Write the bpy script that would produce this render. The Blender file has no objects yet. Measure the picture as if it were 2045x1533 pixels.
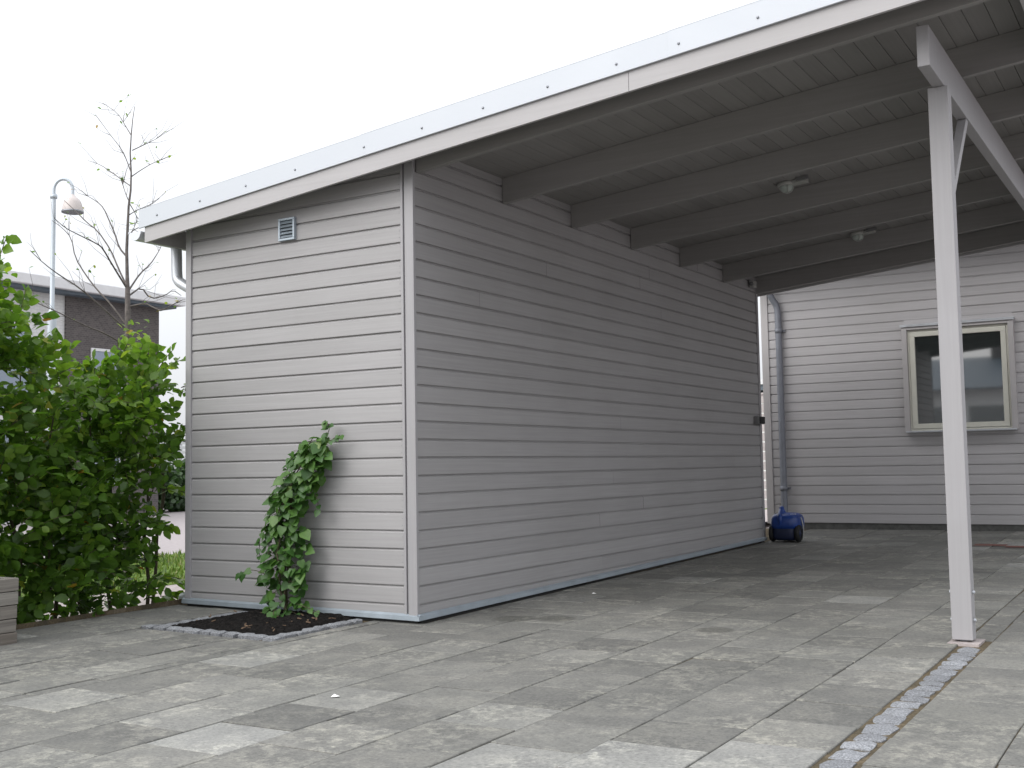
import bpy, bmesh, math, random
import numpy as np
from mathutils import Vector, Matrix, Euler
S = bpy.context.scene
COL = S.collection
random.seed(7)
rng = np.random.default_rng(7)

# ------------------------------------------------------------------ camera
CAM = Vector((4.41474, -6.0679, 1.01211))
ROT = Euler((1.64279, 0.01768, 0.54528), 'XYZ')
FPX = 2270.45
cd = bpy.data.cameras.new('camera')
cd.sensor_width = 36.0
cd.lens = FPX / 2045 * 36
cd.clip_start = 0.05
cd.clip_end = 3000
cam = bpy.data.objects.new('camera', cd)
cam.location = CAM
cam.rotation_euler = ROT
COL.objects.link(cam)
S.camera = cam
RM = ROT.to_matrix()

# ------------------------------------------------------------------ sky, sun, exposure
SUN_EL, SUN_AZ = math.radians(38), math.radians(205)    # azimuth clockwise from +y
w = bpy.data.worlds.new('World')
S.world = w
w.use_nodes = True
wn, wl = w.node_tree.nodes, w.node_tree.links
bg = wn['Background']
sky = wn.new('ShaderNodeTexSky')
sky.sky_type = 'NISHITA'
sky.sun_disc = False
sky.sun_elevation = SUN_EL
sky.sun_rotation = SUN_AZ
sky.air_density = 1.0
sky.dust_density = 4.0
sky.ozone_density = 1.0
hs = wn.new('ShaderNodeHueSaturation')                   # overcast: cloud takes most of the blue out
hs.inputs['Saturation'].default_value = 0.22
wl.new(sky.outputs[0], hs.inputs['Color'])
cl = wn.new('ShaderNodeMix')
cl.data_type = 'RGBA'
cl.inputs[0].default_value = 0.7
wl.new(hs.outputs[0], cl.inputs[6])
tcw = wn.new('ShaderNodeTexCoord')                        # cloud layer: an overcast sky is brightest overhead
sxw = wn.new('ShaderNodeSeparateXYZ')
wl.new(tcw.outputs['Generated'], sxw.inputs[0])
rw = wn.new('ShaderNodeMapRange')
rw.inputs['From Min'].default_value = 0.0
rw.inputs['From Max'].default_value = 1.0
rw.inputs['To Min'].default_value = 5.0
rw.inputs['To Max'].default_value = 15.0
wl.new(sxw.outputs['Z'], rw.inputs['Value'])
vw = wn.new('ShaderNodeVectorMath')
vw.operation = 'SCALE'
vw.inputs[0].default_value = (0.96, 0.985, 1.03)
wl.new(rw.outputs[0], vw.inputs['Scale'])
wl.new(vw.outputs[0], cl.inputs[7])
wl.new(cl.outputs[2], bg.inputs['Color'])
bg.inputs['Strength'].default_value = 0.10
sd = bpy.data.lights.new('sun', 'SUN')
sd.energy = 1.0
sd.angle = math.radians(55)
sd.color = (1.0, 0.98, 0.955)
sun = bpy.data.objects.new('sun', sd)
sun.rotation_euler = (math.pi / 2 - SUN_EL, 0, math.pi - SUN_AZ)
COL.objects.link(sun)
S.view_settings.view_transform = 'Standard'
S.view_settings.look = 'None'
S.view_settings.gamma = 1.0
S.view_settings.exposure = 0.92

# ------------------------------------------------------------------ helpers
def ray(x, y):
    return RM @ Vector(((x - 1022.5) / FPX, -(y - 766.5) / FPX, -1.0))
def at(x, y, dist):
    d = ray(x, y)
    return CAM + d * (dist / math.hypot(d.x, d.y))
def gz(x, y):
    """height of the paved ground"""
    z = 0.0118 * y if y < 6.85 else 0.0808 + 0.03 * (min(y, 8.6) - 6.85)
    if y < 0: z = 0.006 * y
    return z + (-0.008 * x if x < 0 else 0.003 * x)

class MB:
    def __init__(s):
        s.v, s.f, s.t, s.sm = [], [], [], []
    def add(s, vs, fs, tone=0.5, smooth=False):
        o = len(s.v)
        s.v += [tuple(v) for v in vs]
        for k, f in enumerate(fs):
            s.f.append(tuple(i + o for i in f))
            s.t.append(tone if not isinstance(tone, (list, tuple)) else tone[k])
            s.sm.append(smooth)
        return s
    def box(s, x0, x1, y0, y1, z0, z1, tone=0.5, shear=0.0):
        vs = [(x, y, z + shear * x) for z in (z0, z1) for y in (y0, y1) for x in (x0, x1)]
        return s.add(vs, [(0, 2, 3, 1), (4, 5, 7, 6), (0, 1, 5, 4), (2, 6, 7, 3), (0, 4, 6, 2), (1, 3, 7, 5)], tone)
    def tube(s, pts, r, n=10, tone=0.5, caps=True):
        pts = [Vector(p) for p in pts]
        rs = r if isinstance(r, (list, tuple)) else [r] * len(pts)
        vs, fs = [], []
        up = None
        for i, p in enumerate(pts):
            d = (pts[min(i + 1, len(pts) - 1)] - pts[max(i - 1, 0)]).normalized()
            if up is None:
                up = Vector((0, 0, 1)) if abs(d.z) < 0.9 else Vector((0, 1, 0))
            a = d.cross(up).normalized()
            up = a.cross(d).normalized()
            for k in range(n):
                t = 2 * math.pi * k / n
                vs.append(p + (a * math.cos(t) + up * math.sin(t)) * rs[i])
        for i in range(len(pts) - 1):
            for k in range(n):
                fs.append((i * n + k, i * n + (k + 1) % n, (i + 1) * n + (k + 1) % n, (i + 1) * n + k))
        s.add(vs, fs, tone, True)
        if caps:
            s.add(vs[:n], [tuple(range(n))[::-1]], tone)
            s.add(vs[-n:], [tuple(range(n))], tone)
        return s
    def lathe(s, prof, centre, axis=(0, 0, 1), n=24, tone=0.5):
        """prof: list of (radius, height along axis)"""
        q = Vector((0, 0, 1)).rotation_difference(Vector(axis))
        c = Vector(centre)
        vs = [c + q @ Vector((r * math.cos(2 * math.pi * k / n), r * math.sin(2 * math.pi * k / n), h)) for r, h in prof for k in range(n)]
        fs = [(i * n + k, i * n + (k + 1) % n, (i + 1) * n + (k + 1) % n, (i + 1) * n + k) for i in range(len(prof) - 1) for k in range(n)]
        return s.add(vs, fs, tone, True)
    def build(s, name, mat, parent=None, bevel=0.0, seg=2):
        me = bpy.data.meshes.new(name)
        me.from_pydata(s.v, [], s.f)
        a = me.attributes.new('tone', 'FLOAT', 'FACE')
        a.data.foreach_set('value', np.array(s.t, dtype=np.float32))
        me.polygons.foreach_set('use_smooth', np.array(s.sm, dtype=bool))
        me.materials.append(mat)
        me.update()
        return link(name, me, parent, bevel, seg)

def link(name, me, parent=None, bevel=0.0, seg=2):
    o = bpy.data.objects.new(name, me)
    COL.objects.link(o)
    if parent is not None:
        o.parent = parent
        m = Matrix.Identity(4)
        p = parent
        chain = []
        while p is not None:
            chain.append(p)
            p = p.parent
        for q in reversed(chain):
            m = m @ (q.matrix_parent_inverse @ q.matrix_basis)
        o.matrix_parent_inverse = m.inverted()
    if bevel:
        b = o.modifiers.new('bevel', 'BEVEL')
        b.width = bevel
        b.segments = seg
        b.limit_method = 'ANGLE'
    return o

def tag(o, label=None, cat=None, group=None, kind=None):
    if label: o['label'] = label
    if cat: o['category'] = cat
    if group: o['group'] = group
    if kind: o['kind'] = kind
    return o
def thing(name, loc, label, cat, group=None):
    o = bpy.data.objects.new(name, None)
    o.empty_display_size = 0.2
    o.location = loc
    COL.objects.link(o)
    return tag(o, label, cat, group)

def clip(o, co, no):
    """cut away what lies on the positive side of the plane"""
    bm = bmesh.new()
    bm.from_mesh(o.data)
    bmesh.ops.bisect_plane(bm, geom=bm.verts[:] + bm.edges[:] + bm.faces[:], plane_co=co, plane_no=no, clear_outer=True)
    bm.to_mesh(o.data)
    bm.free()
    return o

# ------------------------------------------------------------------ materials
def mat(name, rough=0.6, spec=0.5, metal=0.0):
    m = bpy.data.materials.new(name)
    m.use_nodes = True
    b = m.node_tree.nodes['Principled BSDF']
    b.inputs['Roughness'].default_value = rough
    b.inputs['Specular IOR Level'].default_value = spec
    b.inputs['Metallic'].default_value = metal
    return m, m.node_tree.nodes, m.node_tree.links, b
def noise(n, l, scale, detail=4, rough=0.6, stretch=None):
    tc = n.new('ShaderNodeTexCoord')
    t = n.new('ShaderNodeTexNoise')
    t.inputs['Scale'].default_value = scale
    t.inputs['Detail'].default_value = detail
    t.inputs['Roughness'].default_value = rough
    if stretch:
        mp = n.new('ShaderNodeMapping')
        mp.inputs['Scale'].default_value = stretch
        l.new(tc.outputs['Object'], mp.inputs[0])
        l.new(mp.outputs[0], t.inputs['Vector'])
    else:
        l.new(tc.outputs['Object'], t.inputs['Vector'])
    return t.outputs[0]
def ramp(n, l, src, stops):
    r = n.new('ShaderNodeValToRGB')
    e = r.color_ramp.elements
    while len(e) < len(stops): e.new(0.5)
    for i, (p, c) in enumerate(stops):
        e[i].position = p
        e[i].color = (*c, 1) if len(c) == 3 else c
    l.new(src, r.inputs[0])
    return r.outputs[0]
def mix(n, l, a, b, fac, mode='MIX'):
    m = n.new('ShaderNodeMix')
    m.data_type = 'RGBA'
    m.blend_type = mode
    for i, s in ((6, a), (7, b), (0, fac)):
        if hasattr(s, 'is_linked'): l.new(s, m.inputs[i])
        else: m.inputs[i].default_value = (*s, 1) if isinstance(s, (tuple, list)) and len(s) == 3 else s
    return m.outputs[2]
def tone_attr(n):
    a = n.new('ShaderNodeAttribute')
    a.attribute_name = 'tone'
    return a.outputs['Fac']
def bump(n, l, b, src, strength, dist=0.01):
    u = n.new('ShaderNodeBump')
    u.inputs['Strength'].default_value = strength
    u.inputs['Distance'].default_value = dist
    l.new(src, u.inputs['Height'])
    l.new(u.outputs[0], b.inputs['Normal'])

def painted_wood(name, col, stretch, var=0.10, rough=0.55):
    m, n, l, b = mat(name, rough, 0.35)
    g = noise(n, l, 1.0, 6, 0.65, stretch)
    c = ramp(n, l, g, [(0.25, tuple(x * (1 - var) for x in col)), (0.75, tuple(x * (1 + var) for x in col))])
    big = noise(n, l, 1.3, 4, 0.6)
    c = mix(n, l, c, ramp(n, l, big, [(0.3, (0.93, 0.93, 0.92)), (0.7, (1.0, 1.0, 1.0))]), 1.0, 'MULTIPLY')
    t = ramp(n, l, tone_attr(n), [(0.0, (0.93, 0.93, 0.93)), (1.0, (1.07, 1.07, 1.07))])
    c = mix(n, l, c, t, 1.0, 'MULTIPLY')
    l.new(c, b.inputs['Base Color'])
    bump(n, l, b, g, 0.12, 0.004)
    return m
PAINT = (0.343, 0.334, 0.337)
M = {}
M['wall'] = painted_wood('painted_boards', PAINT, (1.2, 1.2, 70))
M['housewall'] = painted_wood('painted_house_boards', (0.47, 0.455, 0.462), (1.2, 1.2, 70))
M['housetrim'] = painted_wood('painted_house_trim', (0.45, 0.43, 0.432), (50, 50, 1.2), 0.06)
M['trim'] = painted_wood('painted_trim', (0.335, 0.327, 0.337), (50, 50, 1.2), 0.06)
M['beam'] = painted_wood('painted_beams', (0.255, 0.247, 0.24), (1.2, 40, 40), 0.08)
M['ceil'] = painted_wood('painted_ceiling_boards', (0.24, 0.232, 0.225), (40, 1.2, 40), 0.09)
M['fascia'] = painted_wood('painted_fascia', (0.40, 0.388, 0.392), (1.2, 40, 40), 0.06)
M['core'], n, l, b = mat('wall_core', 0.9); b.inputs['Base Color'].default_value = (0.08, 0.075, 0.07, 1)

def metal_mat(name, col, rough, metallic=0.6, var=0.06, sc=9):
    m, n, l, b = mat(name, rough, 0.5, metallic)
    g = noise(n, l, sc, 5, 0.6)
    l.new(ramp(n, l, g, [(0.3, tuple(x * (1 - var) for x in col)), (0.7, tuple(x * (1 + var) for x in col))]), b.inputs['Base Color'])
    r = ramp(n, l, g, [(0.3, (rough * .85,) * 3), (0.7, (rough * 1.15,) * 3)])
    l.new(r, b.inputs['Roughness'])
    return m
M['zinc'] = metal_mat('pale_coated_steel', (0.49, 0.515, 0.55), 0.55, 0.1, 0.03, 3)
M['flash'] = metal_mat('zinc_base_flashing', (0.36, 0.41, 0.455), 0.45, 0.4, 0.1)
M['gutter'] = metal_mat('galvanised_steel', (0.55, 0.57, 0.60), 0.42, 0.6, 0.06)
M['pipe'] = metal_mat('lacquered_downpipe', (0.20, 0.21, 0.24), 0.5, 0.2, 0.1)
M['screw'] = metal_mat('screw_heads', (0.25, 0.26, 0.28), 0.45, 0.8)
M['lamp_metal'] = metal_mat('lamp_post_steel', (0.46, 0.50, 0.54), 0.5, 0.4)

def simple(name, col, rough=0.6, var=0.1, sc=8, spec=0.4):
    m, n, l, b = mat(name, rough, spec)
    g = noise(n, l, sc, 5, 0.6)
    l.new(ramp(n, l, g, [(0.3, tuple(x * (1 - var) for x in col)), (0.7, tuple(x * (1 + var) for x in col))]), b.inputs['Base Color'])
    return m
M['cream'] = simple('cream_window_paint', (0.60, 0.59, 0.52), 0.4, 0.04)
M['dark'] = simple('dark_gap', (0.025, 0.025, 0.025), 0.8)
M['plinth'] = simple('concrete_plinth', (0.10, 0.10, 0.095), 0.9, 0.3, 14)
M['blue'] = simple('blue_plastic', (0.007, 0.040, 0.21), 0.38, 0.15, 6, 0.5)
M['navy'] = simple('dark_blue_plastic', (0.008, 0.014, 0.045), 0.5, 0.2, 6)
M['rubber'] = simple('black_rubber', (0.012, 0.012, 0.013), 0.7)
M['grey_plastic'] = simple('grey_plastic', (0.16, 0.16, 0.16), 0.5)
M['white_plastic'] = simple('white_plastic', (0.36, 0.36, 0.34), 0.35, 0.04)
M['frost'] = simple('frosted_glass', (0.36, 0.40, 0.37), 0.25, 0.05)
M['paper'] = simple('paper', (0.8, 0.8, 0.78), 0.8, 0.03)
M['roofing'] = simple('roof_felt', (0.05, 0.05, 0.055), 0.9, 0.2, 20)
M['pane'], n, l, b = mat('window_glass', 0.03, 0.5)
b.inputs['Base Color'].default_value = (0.016, 0.022, 0.022, 1)
b.inputs['IOR'].default_value = 3.1

# paving slabs: tone per slab, weathering inside
m, n, l, b = mat('concrete_slabs', 0.85, 0.3)
M['slab'] = m
tn = tone_attr(n)
c = ramp(n, l, tn, [(0.0, (0.128, 0.127, 0.121)), (0.5, (0.168, 0.166, 0.156)), (0.8, (0.20, 0.198, 0.186)), (1.0, (0.245, 0.245, 0.236))])
wv = n.new('ShaderNodeMath'); wv.operation = 'MULTIPLY'; wv.inputs[1].default_value = 61.0
l.new(tn, wv.inputs[0])
def noise4(scale, detail, rough):                       # every slab has weathering of its own
    tc = n.new('ShaderNodeTexCoord')
    t = n.new('ShaderNodeTexNoise'); t.noise_dimensions = '4D'
    t.inputs['Scale'].default_value = scale; t.inputs['Detail'].default_value = detail; t.inputs['Roughness'].default_value = rough
    l.new(tc.outputs['Object'], t.inputs['Vector']); l.new(wv.outputs[0], t.inputs['W'])
    return t.outputs[0]
g1 = noise4(4.5, 8, 0.66)
c = mix(n, l, c, ramp(n, l, g1, [(0.36, (0.88, 0.88, 0.88)), (0.50, (0.97, 0.97, 0.965)), (0.53, (1.08, 1.075, 1.055)), (0.68, (1.15, 1.14, 1.11))]), 0.9, 'MULTIPLY')
g4 = noise(n, l, 0.9, 5, 0.6)
c = mix(n, l, c, ramp(n, l, g4, [(0.35, (0.92, 0.925, 0.915)), (0.65, (1.04, 1.035, 1.03))]), 1.0, 'MULTIPLY')
g2 = noise4(16, 8, 0.78)                               # crusts of pale lichen on some of the slabs
msk = ramp(n, l, noise4(2.2, 3, 0.5), [(0.46, (0, 0, 0)), (0.58, (1, 1, 1))])
pat = ramp(n, l, g2, [(0.42, (0.86, 0.86, 0.86)), (0.515, (1.0, 1.0, 1.0)), (0.53, (1.34, 1.33, 1.28)), (0.66, (1.5, 1.48, 1.42))])
c = mix(n, l, c, mix(n, l, (1.0, 1.0, 1.0), pat, msk), 1.0, 'MULTIPLY')
g3 = noise(n, l, 60, 5, 0.8)
c = mix(n, l, c, ramp(n, l, g3, [(0.34, (0.62, 0.62, 0.62)), (0.48, (0.97, 0.97, 0.97)), (0.58, (1.08, 1.08, 1.07)), (0.70, (1.6, 1.58, 1.54))]), 0.9, 'MULTIPLY')
tcn = n.new('ShaderNodeTexCoord')
for (sx, sy, sr) in ((0.733, 0.52, 0.15), (1.86, 0.456, 0.13), (0.48, 0.42, 0.16)):       # round damp stains
    vm = n.new('ShaderNodeVectorMath'); vm.operation = 'DISTANCE'
    sp = n.new('ShaderNodeVectorMath'); sp.operation = 'MULTIPLY'
    sp.inputs[1].default_value = (1, 1, 0)
    l.new(tcn.outputs['Object'], sp.inputs[0]); l.new(sp.outputs[0], vm.inputs[0])
    vm.inputs[1].default_value = (sx, sy, 0)
    st = ramp(n, l, vm.outputs['Value'], [(sr * 0.75, (0.66, 0.66, 0.65)), (sr, (1, 1, 1))])
    c = mix(n, l, c, st, 1.0, 'MULTIPLY')
l.new(c, b.inputs['Base Color'])
bump(n, l, b, g3, 0.35, 0.004)

m, n, l, b = mat('joint_sand', 0.95, 0.1)
M['joint'] = m
g = noise(n, l, 5, 5, 0.7)
c = ramp(n, l, g, [(0.35, (0.07, 0.062, 0.045)), (0.55, (0.12, 0.095, 0.062)), (0.7, (0.19, 0.165, 0.125))])
g = noise(n, l, 90, 3)
c = mix(n, l, c, ramp(n, l, g, [(0.3, (0.6, 0.6, 0.6)), (0.7, (1.3, 1.3, 1.3))]), 0.8, 'MULTIPLY')
l.new(c, b.inputs['Base Color'])

m, n, l, b = mat('granite', 0.7, 0.4)
M['granite'] = m
g = noise(n, l, 130, 4, 0.75)
c = ramp(n, l, g, [(0.35, (0.10, 0.103, 0.11)), (0.5, (0.205, 0.212, 0.225)), (0.68, (0.37, 0.378, 0.395))])
c = mix(n, l, c, ramp(n, l, tone_attr(n), [(0, (0.82, 0.82, 0.82)), (1, (1.15, 1.15, 1.15))]), 1.0, 'MULTIPLY')
l.new(c, b.inputs['Base Color'])
bump(n, l, b, g, 0.5, 0.004)

m, n, l, b = mat('bark_soil', 0.95, 0.15)
M['soil'] = m
g = noise(n, l, 45, 5, 0.7)
l.new(ramp(n, l, g, [(0.35, (0.004, 0.004, 0.004)), (0.6, (0.016, 0.014, 0.013)), (0.78, (0.05, 0.04, 0.033))]), b.inputs['Base Color'])
bump(n, l, b, g, 0.9, 0.02)
M['chips'] = simple('wood_chips', (0.15, 0.10, 0.065), 0.9, 0.5, 30)

def leaf_mat(name, stops, trans=0.35):
    m, n, l, b = mat(name, 0.42, 0.45)
    c = ramp(n, l, tone_attr(n), stops)
    g = noise(n, l, 30, 3)
    c = mix(n, l, c, ramp(n, l, g, [(0.3, (0.85, 0.85, 0.85)), (0.7, (1.15, 1.15, 1.15))]), 1.0, 'MULTIPLY')
    l.new(c, b.inputs['Base Color'])
    tr = n.new('ShaderNodeBsdfTranslucent')
    l.new(mix(n, l, c, (1.3, 1.45, 0.8), 1.0, 'MULTIPLY'), tr.inputs[0])
    ms = n.new('ShaderNodeMixShader')
    ms.inputs[0].default_value = trans
    out = n['Material Output']
    l.new(b.outputs[0], ms.inputs[1]); l.new(tr.outputs[0], ms.inputs[2]); l.new(ms.outputs[0], out.inputs[0])
    return m
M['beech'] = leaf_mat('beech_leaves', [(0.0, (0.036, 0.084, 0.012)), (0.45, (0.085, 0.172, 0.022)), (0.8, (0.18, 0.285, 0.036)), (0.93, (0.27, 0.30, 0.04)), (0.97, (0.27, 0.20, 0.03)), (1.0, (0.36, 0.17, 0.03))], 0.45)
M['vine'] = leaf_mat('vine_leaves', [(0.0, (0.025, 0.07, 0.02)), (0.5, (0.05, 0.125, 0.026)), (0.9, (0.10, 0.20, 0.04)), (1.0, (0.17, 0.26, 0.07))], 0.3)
M['darkleaf'] = leaf_mat('dark_hedge_leaves', [(0.0, (0.018, 0.045, 0.012)), (1.0, (0.06, 0.13, 0.03))], 0.25)
M['bark'] = simple('bark', (0.12, 0.105, 0.098), 0.9, 0.35, 25)
M['stem'] = simple('green_brown_stem', (0.07, 0.06, 0.035), 0.8, 0.3, 25)

m, n, l, b = mat('turf', 0.9, 0.1)
M['turf'] = m
g = noise(n, l, 6, 6, 0.7)
l.new(ramp(n, l, g, [(0.3, (0.06, 0.10, 0.02)), (0.6, (0.11, 0.17, 0.035)), (0.8, (0.2, 0.2, 0.07))]), b.inputs['Base Color'])
M['blade'] = leaf_mat('grass_blades', [(0.0, (0.05, 0.09, 0.015)), (0.7, (0.12, 0.19, 0.035)), (1.0, (0.25, 0.23, 0.09))], 0.3)
M['gravel'] = simple('pale_gravel', (0.36, 0.32, 0.31), 0.95, 0.18, 30, 0.1)
M['asphalt'] = simple('pale_asphalt', (0.33, 0.30, 0.30), 0.95, 0.12, 14, 0.1)

def brick_mat(name, c1, c2, mortar, sc):
    m, n, l, b = mat(name, 0.9, 0.2)
    tc = n.new('ShaderNodeTexCoord')
    mp = n.new('ShaderNodeMapping')
    mp.inputs['Rotation'].default_value = (math.pi / 2, 0, math.pi / 2)
    br = n.new('ShaderNodeTexBrick')
    br.inputs['Scale'].default_value = sc
    br.inputs['Color1'].default_value = (*c1, 1); br.inputs['Color2'].default_value = (*c2, 1); br.inputs['Mortar'].default_value = (*mortar, 1)
    br.inputs['Mortar Size'].default_value = 0.018
    sx = n.new('ShaderNodeSeparateXYZ'); cx = n.new('ShaderNodeCombineXYZ')
    l.new(tc.outputs['Object'], sx.inputs[0])
    l.new(sx.outputs['Y'], cx.inputs['X']); l.new(sx.outputs['Z'], cx.inputs['Y'])
    l.new(cx.outputs[0], br.inputs['Vector'])
    l.new(br.outputs['Color'], b.inputs['Base Color'])
    return m
M['brick'] = brick_mat('dark_brown_brick', (0.115, 0.102, 0.099), (0.078, 0.070, 0.070), (0.15, 0.14, 0.137), 5.0)
M['whitebrick'] = brick_mat('white_brick', (0.62, 0.62, 0.61), (0.57, 0.57, 0.57), (0.50, 0.50, 0.50), 3.0)
M['white_wall'] = simple('white_render', (0.68, 0.69, 0.68), 0.8, 0.04, 3)
M['eave'] = simple('pale_eave_board', (0.62, 0.62, 0.63), 0.6, 0.04)
m, n, l, b = mat('weathered_planks', 0.9, 0.2)
M['planks'] = m
g = noise(n, l, 1.0, 6, 0.7, (25, 1.5, 60))
c = ramp(n, l, g, [(0.3, (0.13, 0.125, 0.12)), (0.7, (0.27, 0.26, 0.245))])
c = mix(n, l, c, ramp(n, l, tone_attr(n), [(0, (0.75, 0.68, 0.62)), (1, (1.3, 1.28, 1.22))]), 1.0, 'MULTIPLY')
l.new(c, b.inputs['Base Color'])
bump(n, l, b, g, 0.5, 0.004)
M['fence'] = painted_wood('fence_boards', (0.50, 0.46, 0.455), (1.2, 1.2, 60))
M['pot'] = simple('grey_roof_tiles', (0.10, 0.125, 0.15), 0.7, 0.15, 10)

# ------------------------------------------------------------------ ground, paving
P = 0.394
def sheet(name, mb, m, label=None): return tag(mb.build(name, m), kind='structure')
def quad_sheet(x0, x1, y0, y1, z):
    return MB().add([(x0, y0, z), (x1, y0, z), (x1, y1, z), (x0, y1, z)], [(0, 1, 2, 3)])
gb = MB()
gb.add([(-900, -900, -0.16), (900, -900, -0.16), (900, 900, -0.16), (-900, 900, -0.16)], [(0, 1, 2, 3)])
sheet('ground', gb, M['asphalt'])
def strip(name, x0, x1, y0, y1, z, m, ny=1):
    return sheet(name, quad_sheet(x0, x1, y0, y1, z), m)
strip('path', -4.0, -2.27, -14, 30, -0.055, M['gravel'])
strip('road', -21.0, -7.6, -60, 80, -0.15, M['asphalt'])
# verge: a low turf bank with blades on it
vg = MB()
vg.add([(-7.6, -14, -0.10), (-4.0, -14, -0.05), (-4.0, 30, -0.05), (-7.6, 30, -0.10), (-7.6, -14, -0.17), (-4.0, -14, -0.17), (-4.0, 30, -0.17), (-7.6, 30, -0.17)],
       [(0, 1, 2, 3), (1, 5, 6, 2), (0, 3, 7, 4)])
sheet('grass_verge', vg, M['turf'])
gv, gf, gt = [], [], []
for i in range(9000):
    x = random.uniform(-7.5, -4.05); y = random.uniform(-1.5, 9.0)
    z = -0.10 + 0.05 * (x + 7.6) / 3.6
    a = random.uniform(0, math.pi); h = random.uniform(0.03, 0.09); wd = 0.012
    dx, dy = math.cos(a) * wd, math.sin(a) * wd
    lx, ly = random.uniform(-.03, .03), random.uniform(-.03, .03)
    o = len(gv)
    gv += [(x - dx, y - dy, z), (x + dx, y + dy, z), (x + lx, y + ly, z + h)]
    gf.append((o, o + 1, o + 2)); gt.append(random.random())
gm = MB(); gm.v, gm.f, gm.t, gm.sm = gv, gf, gt, [False] * len(gf)
tag(gm.build('grass', M['blade']), 'short green grass on the verge behind the hedge', 'grass', kind='stuff')

# joint bed under the slabs
jb = MB()
xs = [-2.245, -1.55, -1.0, -0.5, 0.0, 0.8, 1.6, 2.4, 3.2, 4.2, 5.5, 7.2]
ys = [-9.5, -6, -3, -1.5, -0.95, -0.5, 0.0, 1, 2, 3, 4, 5, 6, 6.85, 7.4, 8.0, 8.5, 8.62]
JZ = 0.0072
vid = [(x, y, gz(x, y) - JZ) for y in ys for x in xs]
fs = []
for j in range(len(ys) - 1):
    for i in range(len(xs) - 1):
        if xs[i + 1] <= -0.5 + 1e-6 and xs[i] >= -1.55 - 1e-6 and -0.95 - 1e-6 <= ys[j] and ys[j + 1] <= 1e-6: continue
        fs.append((j * len(xs) + i, j * len(xs) + i + 1, (j + 1) * len(xs) + i + 1, (j + 1) * len(xs) + i))
jb.add(vid, fs)
jb.add([(-2.245, -9.5, -0.3), (-2.245, 8.62, -0.3), (-2.245, 8.62, gz(-2.245, 8.62) - JZ), (-2.245, -9.5, gz(-2.245, -9.5) - JZ)], [(0, 1, 2, 3)])
sheet('paving_bed', jb, M['joint'])

pv = MB()
LIGHT = [(-0.073, -1.449, .92), (0.68, -2.651, .85), (2.273, -2.58, .93), (2.703, -2.383, .97), (2.188, 2.158, .95), (0.697, -2.336, .8),
         (-0.084, -2.622, .88), (2.387, -0.588, .1), (1.6, -0.6, .75), (0.75, -0.6, .7), (1.1, -1.7, .45), (2.3, -1.7, .3), (2.7, -1.8, .4), (1.5, 0.3, .75), (-.47, -2.0, .8)]
def slab(x0, x1, y0, y1, tone, red=False):
    ga = random.choice((0.0018, 0.0026, 0.0036, 0.005)); gb_ = random.choice((0.0012, 0.002, 0.003, 0.0042))
    x0 += ga; x1 -= ga; y0 += gb_; y1 -= gb_
    bv = 0.0028
    dz = random.gauss(0, 0.0016)
    tx, ty = random.gauss(0, 0.0025), random.gauss(0, 0.0025)
    cx, cy = (x0 + x1) / 2, (y0 + y1) / 2
    h = lambda x, y, d: (x, y, gz(x, y) + dz + tx * (x - cx) + ty * (y - cy) - d)
    top = [h(x0 + bv, y0 + bv, 0), h(x1 - bv, y0 + bv, 0), h(x1 - bv, y1 - bv, 0), h(x0 + bv, y1 - bv, 0)]
    sd_ = [h(x0, y0, bv), h(x1, y0, bv), h(x1, y1, bv), h(x0, y1, bv)]
    bt = [h(x0, y0, .03), h(x1, y0, .03), h(x1, y1, .03), h(x0, y1, .03)]
    vs = top + sd_ + bt
    fs = [(0, 1, 2, 3)]
    for k in range(4):
        j = (k + 1) % 4
        fs.append((4 + k, 4 + j, j, k)); fs.append((8 + k, 8 + j, 4 + j, 4 + k))
    pv.add(vs, fs, tone)
def tone_for(x0, x1, y0, y1):
    for lx, ly, t in LIGHT:
        if x0 <= lx < x1 and y0 <= ly < y1: return t
    return min(1, max(0, random.gauss(0.47, 0.23)))
def column(x0, x1, phase, ya, yb):
    k = math.floor((ya - phase) / P)
    y = phase + k * P
    while y < yb:
        a, b_ = max(y, ya), min(y + P, yb)
        if b_ - a > 0.03:
            segs = [(a, b_)]
            if x0 < -0.2 and x0 > -2.2 or x0 < 0:
                # leave out the bed and the shed footprint
                if x1 > -1.55 and x0 < -0.37:
                    if x0 >= -1.56: lim = (-0.95, 0.03)
                    else: lim = None
                else: lim = None
                segs = []
                hi = b_ if x1 > 0 else min(b_, 0.035)
                if lim:
                    if a < lim[0]: segs.append((a, min(hi, lim[0])))
                else:
                    if hi > a: segs.append((a, hi))
            for p, q in segs:
                if q - p > 0.02: slab(x0, x1, p, q, tone_for(x0, x1, y, y + P))
        y += P
ncol = 0
edges = [-2.24, -1.852, -1.55, -1.459 + 0.0]
colx = [(-0.275 + P * k, -0.275 + P * (k + 1)) for k in range(-5, 9)]
for k, (x0, x1) in zip(range(-5, 9), colx):
    ph = 0.326 if k % 2 == 0 else 0.13
    if x0 < -2.2: x0 = -2.243
    if k == 8: x1 = 3.243
    parts = [(x0, x1)]
    if x0 < -1.55 < x1: parts = [(x0, -1.552), (-1.548, x1)]
    elif x0 < -0.37 < x1: parts = [(x0, -0.372), (-0.368, x1)]
    if x0 < 0 < x1 and len(parts) == 1: parts = [(x0, x1)]
    for a, b_ in parts:
        if b_ - a < 0.04: continue
        if a < 0 < b_:
            column(a, b_, ph, -9.4, 0.03)
            column(0.022, b_, ph, 0.03, 8.6)
        else:
            column(a, b_, ph, -9.4, 8.6 if a >= 0 else 0.035)
column(3.247, 3.385, 0.05, 0.64, 8.6)
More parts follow.
